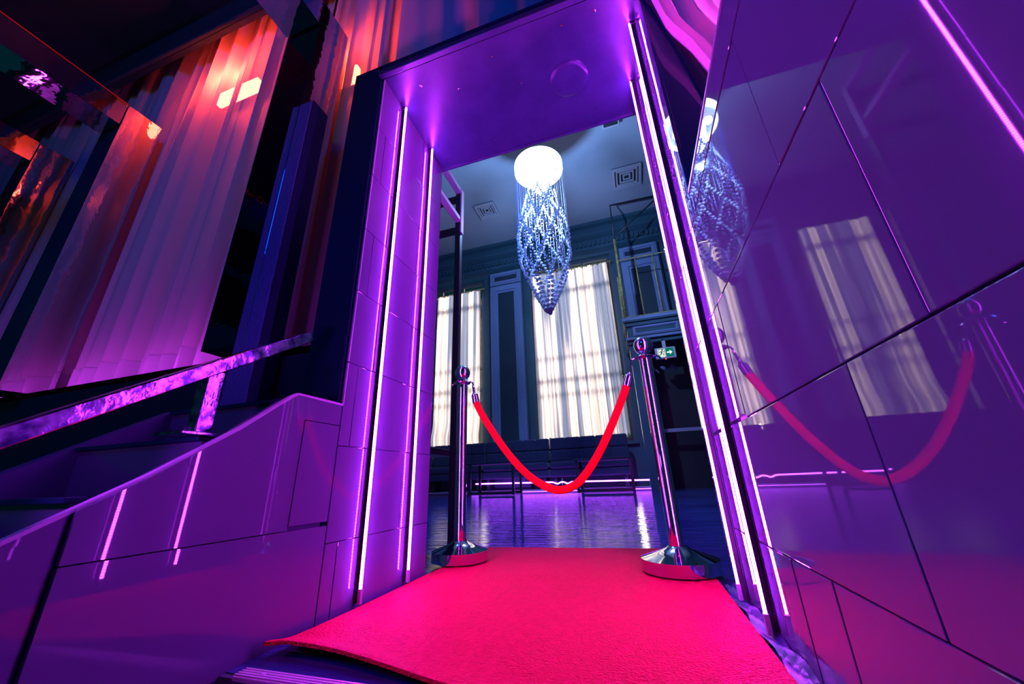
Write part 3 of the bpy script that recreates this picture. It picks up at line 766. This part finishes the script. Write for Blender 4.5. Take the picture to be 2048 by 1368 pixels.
mb = MB(); mb.lathe([(0.0, 4.44), (0.04, 4.46), (0.11, 4.56), (0.15, 4.72), (0.16, 4.9), (0.0, 4.92)], (CX, CY, 0), 24); mb.build('glowing_core', M['lamp_ring'], r)
beads = []                                                     # crossing spiral garlands make the lozenge net
for sgn in (1, -1):
    for k in range(8):
        z = 4.45; a = 2*PI*k/8 + (0.0 if sgn > 0 else 0.12)
        while z > 2.44:
            rr = rad_at(z); br = (0.017 if z > 4.1 else 0.024) * rnd.uniform(0.85, 1.1)
            beads.append((z, br, CX+rr*math.cos(a), CY+rr*math.sin(a)))
            dz = br*2.35/(1+(1.35*rr)**2)**0.5; z -= dz
            a += sgn*dz*(1.35 if z > 2.9 else 0.6)
for k in range(16):                                            # inner straight strands of small beads
    a = 2*PI*k/16+0.2; z = 4.75-rnd.random()*0.1; f = rnd.uniform(0.45, 0.85); ze = rnd.uniform(2.7, 3.3)
    while z > ze:
        rr = rad_at(z)*f; beads.append((z+9, rnd.uniform(0.007, 0.012), CX+rr*math.cos(a), CY+rr*math.sin(a))); z -= rnd.uniform(0.04, 0.075)
beads.sort(key=lambda b: (b[0] > 9, b[0]))
first = None
for z, br, x, y in beads[:100]:                                # the hundred lowest, largest beads
    if first is None:
        mb = MB(); mb.ball((0, 0, 0), 0.0185, 2); first = mb.build('crystal_bead', M['crystal'], r); o = first
    else:
        o = first.copy(); COL.objects.link(o)
    o.parent = r; o.matrix_parent_inverse = Matrix.Identity(4); o.location = Vector((x, y, z)) - r.location; o.scale = (br/0.0185,)*3
mb = MB()
for z, br, x, y in beads[100:]:
    mb.ball((x, y, z-9 if z > 9 else z), br, 1)
tag(mb.build('bead_net', M['crystal'], r), kind='stuff')
mb = MB()
for (z, br) in ((2.50, 0.02), (2.465, 0.017), (2.43, 0.014)): mb.ball((CX+0.006, CY, z), br, 2)
mb.build('pendant_drop', M['crystal'], r)

# ------------------------------------------------------------------ ceiling vents and box
def vent(x, y, s, label):
    r = thing('ceiling_vent', (x, y, HC), label, 'vent', 'square ceiling vents')
    mb = MB(); mb.box(x-s/2, x+s/2, y-s/2, y+s/2, HC-0.012, HC-0.002); mb.build('face_plate', M['vent_dark'], r)
    for k, q in enumerate((1.0, 0.74, 0.5, 0.27)):
        h = s/2*q; t = s*0.055 if k else s*0.09; mb = MB()
        z0, z1 = HC-0.05+0.006*k, HC-0.012
        for (a, b, c, d) in ((-h, h, -h, -h+t), (-h, h, h-t, h), (-h, -h+t, -h+t, h-t), (h-t, h, -h+t, h-t)):
            mb.box(x+a, x+b, y+c, y+d, z0, z1-0.004)
        mb.build('louvre_ring', M['vent'], r)
vent(-2.48, 6.43, 0.46, 'square ceiling vent left of the chandelier')
vent(0.62, 6.48, 0.58, 'square ceiling vent right of the chandelier, nearer the right jamb')
r = thing('ceiling_box', (0.38, 5.0, HC-0.1), 'small grey box fixed to the ceiling at the passage head', 'box')
mb = MB(); mb.box(0.23, 0.53, 4.86, 5.12, HC-0.10, HC-0.004, 0.008); mb.build('housing', M['vent'], r)
mb = MB(); mb.box(0.26, 0.50, 4.90, 5.08, HC-0.106, HC-0.1005); mb.build('lens_plate', M['vent_dark'], r)

# ------------------------------------------------------------------ doorway with balcony, pipe railing and exit sign
YD = 7.0
mb = MB()
mb.box(0.17, 2.6, YD, D, 2.74, 3.25); mb.box(0.12, 2.6, YD-0.06, D, 3.17, 3.27); mb.box(0.14, 2.6, YD-0.04, D, 3.09, 3.15)
mb.box(0.13, 2.6, YD-0.05, D, 2.80, 2.86); mb.box(0.15, 2.6, YD-0.03, D, 2.72, 2.77)
pb = struct('door_1', mb, M['hall_wall'], 'dark doorway under a panelled balcony at the right of the hall', 'doorway')
mb = MB(); frame_mould(mb, 0.28, 1.10, 2.89, 3.08, YD, 0.055, 0.03); frame_mould(mb, 1.25, 2.4, 2.89, 3.08, YD, 0.055, 0.03)
mb.box(0.11, 2.6, YD-0.07, YD-0.055, 3.20, 3.26); mb.box(0.12, 2.6, YD-0.06, YD-0.045, 2.81, 2.85)
mb.build('panel_moulding', M['moulding'], pb)
mb = MB(); mb.box(0.17, 0.46, YD, YD+0.5, 0.05, 2.72); mb.build('door_jamb', M['hall_wall'], pb)
mb = MB(); mb.box(0.46, 2.6, YD+0.6, YD+0.62, 0.05, 2.74); mb.build('dark_backing_sheet', M['black_wall'], pb)  # black sheet standing in for the unlit room beyond
mb = MB(); mb.box(0.5, 1.6, YD+0.3, YD+0.34, 1.10, 1.16); tag(mb.build('counter_edge', M['podium'], origin=(1.0, YD+0.32, 1.1)), 'grey counter edge crossing the dark doorway', 'counter')
for k, x in enumerate((0.56, 0.73, 0.90)):
    def blade(u, v, x=x):
        return (x-0.06+0.14*u, YD+0.25+0.05*v, 2.30-0.10*u+0.025*math.sin(PI*u)+0.06*(v-0.5)*(0.4+math.sin(PI*u)))
    mb = MB(); mb.shell(blade, 12, 4, (0, 0, -0.008))
    tag(mb.build('louvre_blade', M['moulding'], origin=(x, YD+0.25, 2.27)), 'curved blue grey blade in the dark doorway, %s of the three under the exit sign' % ('leftmost', 'middle', 'rightmost')[k], 'blade', 'blades in the doorway')

r = thing('pipe_railing', (0.2, YD-0.03, 3.27), 'yellow and black pipe railing with a tall frame on the balcony', 'railing')
mb = MB(); mb.tube([(0.185, YD-0.03, 3.27), (0.20, YD-0.03, 5.1)], 0.028, 10); mb.tube([(0.14, YD-0.02, 2.75), (0.15, YD-0.02, 4.2)], 0.02, 8); mb.build('corner_post', M['yellow'], r)
mb = MB(); mb.tube([(0.20, YD-0.03, 5.08), (0.22, YD-0.03, 6.0), (1.5, YD-0.03, 5.97)], 0.020, 8); mb.tube([(0.24, YD, 5.2), (1.2, YD, 5.95)], 0.014, 8); mb.build('overhead_frame', M['black_metal'], r)
mb = MB(); mb.tube([(0.17, YD-0.03, 4.58), (2.6, YD-0.03, 4.58)], 0.013, 8); mb.build('top_rail', M['yellow'], r)
mb = MB(); mb.box(0.14, 2.6, YD-0.05, YD, 3.27, 3.29); mb.build('bottom_rail', M['yellow'], r)
for x in (0.535, 0.87, 1.20, 1.53):
    mb = MB(); mb.tube([(x, YD-0.03, 3.28), (x, YD-0.03, 4.58)], 0.013, 8); mb.build('baluster', M['yellow'], r)

ES = (0.775, YD-0.02, 2.475)
r = thing('exit_sign', ES, 'lit exit sign with a running man and an arrow pointing right, over the dark doorway', 'exit sign')
x0, y0, z0 = ES
mb = MB(); mb.box(x0-0.175, x0+0.175, y0-0.03, y0+0.03, z0-0.105, z0+0.105, 0.006); mb.box(x0-0.03, x0+0.03, y0-0.01, y0+0.01, z0+0.1, 2.74); mb.build('housing', M['sign_body'], r)
ty = y0-0.033
mb = MB(); mb.box(x0-0.135, x0+0.002, ty-0.002, ty+0.004, z0-0.075, z0+0.08); wp = mb.build('white_panel', M['sign_white'], r); wp['label'] = 'white half with the running man'
mb = MB(); mb.box(x0+0.002, x0+0.135, ty-0.002, ty+0.004, z0-0.075, z0+0.08); gp = mb.build('green_panel', M['sign_green'], r); gp['label'] = 'green half with the arrow'
mb = MB(); cx_, cz_ = x0-0.066, z0
mb.prism([(cx_+0.016+0.013*math.cos(a*PI/8), cz_+0.052+0.013*math.sin(a*PI/8)) for a in range(16)], 'y', ty-0.006, ty-0.002)
mb.prism([(cx_+0.014, cz_+0.036), (cx_-0.004, cz_+0.034), (cx_-0.016, cz_-0.004), (cx_+0.004, cz_-0.012)], 'y', ty-0.006, ty-0.002)
for q in (((0.008, 0.034), (0.034, 0.020), (0.040, 0.034), (0.048, 0.032), (0.040, 0.010), (0.008, 0.022)),
          ((-0.002, 0.034), (-0.030, 0.026), (-0.040, 0.004), (-0.032, 0.0), (-0.024, 0.016), (-0.004, 0.020)),
          ((-0.008, -0.002), (0.022, -0.018), (0.020, -0.046), (0.032, -0.048), (0.034, -0.012), (0.004, -0.002)),
          ((-0.014, -0.002), (-0.022, -0.028), (-0.050, -0.034), (-0.050, -0.046), (-0.014, -0.038), (0.0, -0.012))):
    mb.prism([(cx_+a, cz_+b) for a, b in q], 'y', ty-0.006, ty-0.002)
for q in (((-0.060, -0.070), (-0.060, 0.072), (-0.052, 0.072), (-0.052, -0.070)), ((-0.052, 0.064), (-0.052, 0.072), (0.058, 0.072), (0.058, 0.064)), ((0.052, -0.070), (0.052, 0.064), (0.060, 0.064), (0.060, -0.070))):
    mb.prism([(cx_+a, cz_+b) for a, b in q], 'y', ty-0.0055, ty-0.002)
mb.build('running_man', M['sign_dark'], wp)
mb = MB(); cx_ = x0+0.068
mb.prism([(cx_-0.044, z0-0.012), (cx_+0.004, z0-0.012), (cx_+0.004, z0-0.042), (cx_+0.050, z0+0.002), (cx_+0.004, z0+0.046), (cx_+0.004, z0+0.016), (cx_-0.044, z0+0.016)], 'y', ty-0.006, ty-0.002)
mb.build('arrow', M['sign_white'], gp)
mb = MB(); mb.ball((x0-0.01, y0-0.02, z0-0.115), 0.010, 2); mb.build('indicator_light', M['indicator'], r)

# ------------------------------------------------------------------ sofas, podium, tables, sofa light
mb = MB(); mb.box(-5.6, 0.32, 7.05, D, 0.03, 0.205); mb.box(-5.6, 0.32, 7.015, 7.05, 0.192, 0.205)
struct('trim_10', mb, M['podium'], 'low podium under the sofas', 'podium')
SX = [-5.4, -4.25, -3.0, -1.62, -0.10]
for k, (a, b) in enumerate(zip(SX, SX[1:])):
    lab = ('navy velvet bench sofa at the far left, beyond the black rack post', 'navy velvet bench sofa under the left window, behind the left stanchion', 'navy velvet bench sofa behind the middle of the hanging rope', 'navy velvet bench sofa under the wide window, nearest the doorway')[k]
    r = thing('bench_sofa', ((a+b)/2, 7.5, 0.21), lab, 'sofa', 'navy sofas along the back wall')
    mb = MB(); mb.box(a+0.01, b-0.01, 7.33, 7.70, 0.42, 0.56, 0.02); mb.build('base', M['sofa'], r)
    for q in (a+0.08, b-0.14):
        mb = MB(); mb.box(q, q+0.06, 7.38, 7.68, 0.205, 0.42); mb.build('leg', M['black_metal'], r)
    mb = MB(); mb.box(a+0.015, b-0.015, 7.30, 7.56, 0.565, 0.70, 0.045); mb.build('seat_cushion', M['sofa'], r)
    mb = MB()
    nt_ = max(2, int(round((b-a)/0.3)))
    for i in range(nt_):
        for j in range(2):
            q0 = a+0.015+(b-a-0.03)*i/nt_; q1 = a+0.015+(b-a-0.03)*(i+1)/nt_
            mb.box(q0, q1, 7.52, 7.68, 0.70+0.23*j, 0.93+0.23*j, 0.03)
    mb.build('tufted_back', M['sofa'], r)
mb = MB()
pts = []
for i in range(0, 140):
    x = -3.12 + i*(3.38/139); z = 0.345 - 0.03*(i/139)
    d = math.exp(-((x+1.47)/0.05)**2)+math.exp(-((x+1.27)/0.05)**2)
    pts.append((x, 7.29, z-0.03*d))
mb.tube(pts, 0.014, 6)
r = thing('sofa_light_strip', (-1.4, 7.29, 0.33), 'violet light strip running along the foot of the navy sofas', 'light strip')
o = mb.build('diode_tape', M['violet_tape_x'], r)
mb = MB(); mb.box(-3.1, 0.26, 7.038, 7.047, 0.178, 0.188); mb.build('podium_fill_strip', M['violet_dim'], r)  # glowing strip added under the lip to brighten the floor
mb = MB(); mb.tube([(-1.38, 7.30, 0.21), (-1.372, 7.30, 0.40)], 0.006, 6); mb.build('supply_cable', M['nosing'], r)

def table(x0, x1, ya, yb, zt, label):
    zb = floor_z(ya)
    r = thing('low_table', ((x0+x1)/2, (ya+yb)/2, zb), label, 'table', 'black framed low tables in front of the sofas')
    mb = MB(); mb.box(x0-0.02, x1+0.02, ya-0.02, yb+0.02, zt-0.03, zt, 0.004); mb.build('tabletop', M['black_panel'], r)
    for x in (x0, x1-0.04):
        for y in (ya, yb-0.04):
            mb = MB(); mb.box(x, x+0.04, y, y+0.04, zb, zt-0.03); mb.build('leg', M['black_metal'], r)
    for y in (ya, yb-0.04):
        mb = MB(); mb.box(x0+0.04, x1-0.04, y, y+0.04, zb+0.01, zb+0.05); mb.build('floor_runner', M['black_metal'], r)
table(-2.90, -2.05, 6.45, 6.95, 0.70, 'black framed low table in front of the sofas, left of the hanging rope')
table(-0.98, -0.08, 6.45, 6.95, 0.68, 'black framed low table in front of the sofas, right of the hanging rope')

# ------------------------------------------------------------------ black rack behind the left jamb
r = thing('metal_rack', (-1.3, 2.3, 0.0), 'tall black metal rack just behind the left jamb', 'rack')
PX, PY = -1.140, 2.30
for (x, y) in ((PX, PY), (-2.0, PY)):
    mb = MB(); mb.bar((x, y, -0.008), (x, y, 2.72), 0.045, 0.045, 0.002); mb.build('post', M['black_metal'], r)
for z in (2.335, 2.66):
    mb = MB(); mb.bar((PX-0.022, PY, z), (-2.0, PY, z), 0.05, 0.04, 0.002); mb.build('cross_bar', M['black_metal'], r)
for z in (2.42, 2.72):
    mb = MB(); mb.bar((PX+0.004, PY+0.022, z), (PX+0.004, 1.75, z), 0.05, 0.04, 0.002); mb.build('side_bar', M['lit_face'], r)['label'] = 'side bar coloured pale for the chandelier light on it'
mb = MB(); mb.bar((PX+0.026, PY, 2.30), (PX+0.026, PY, 2.74), 0.012, 0.045, 0.001); mb.build('post_lit_face', M['lit_face'], r)  # thin pale plate painting chandelier light on the post
mb = MB(); mb.box(-1.98, PX-0.025, PY-0.3, PY+0.02, 0.54, 0.58, 0.003); mb.build('shelf', M['black_metal'], r)
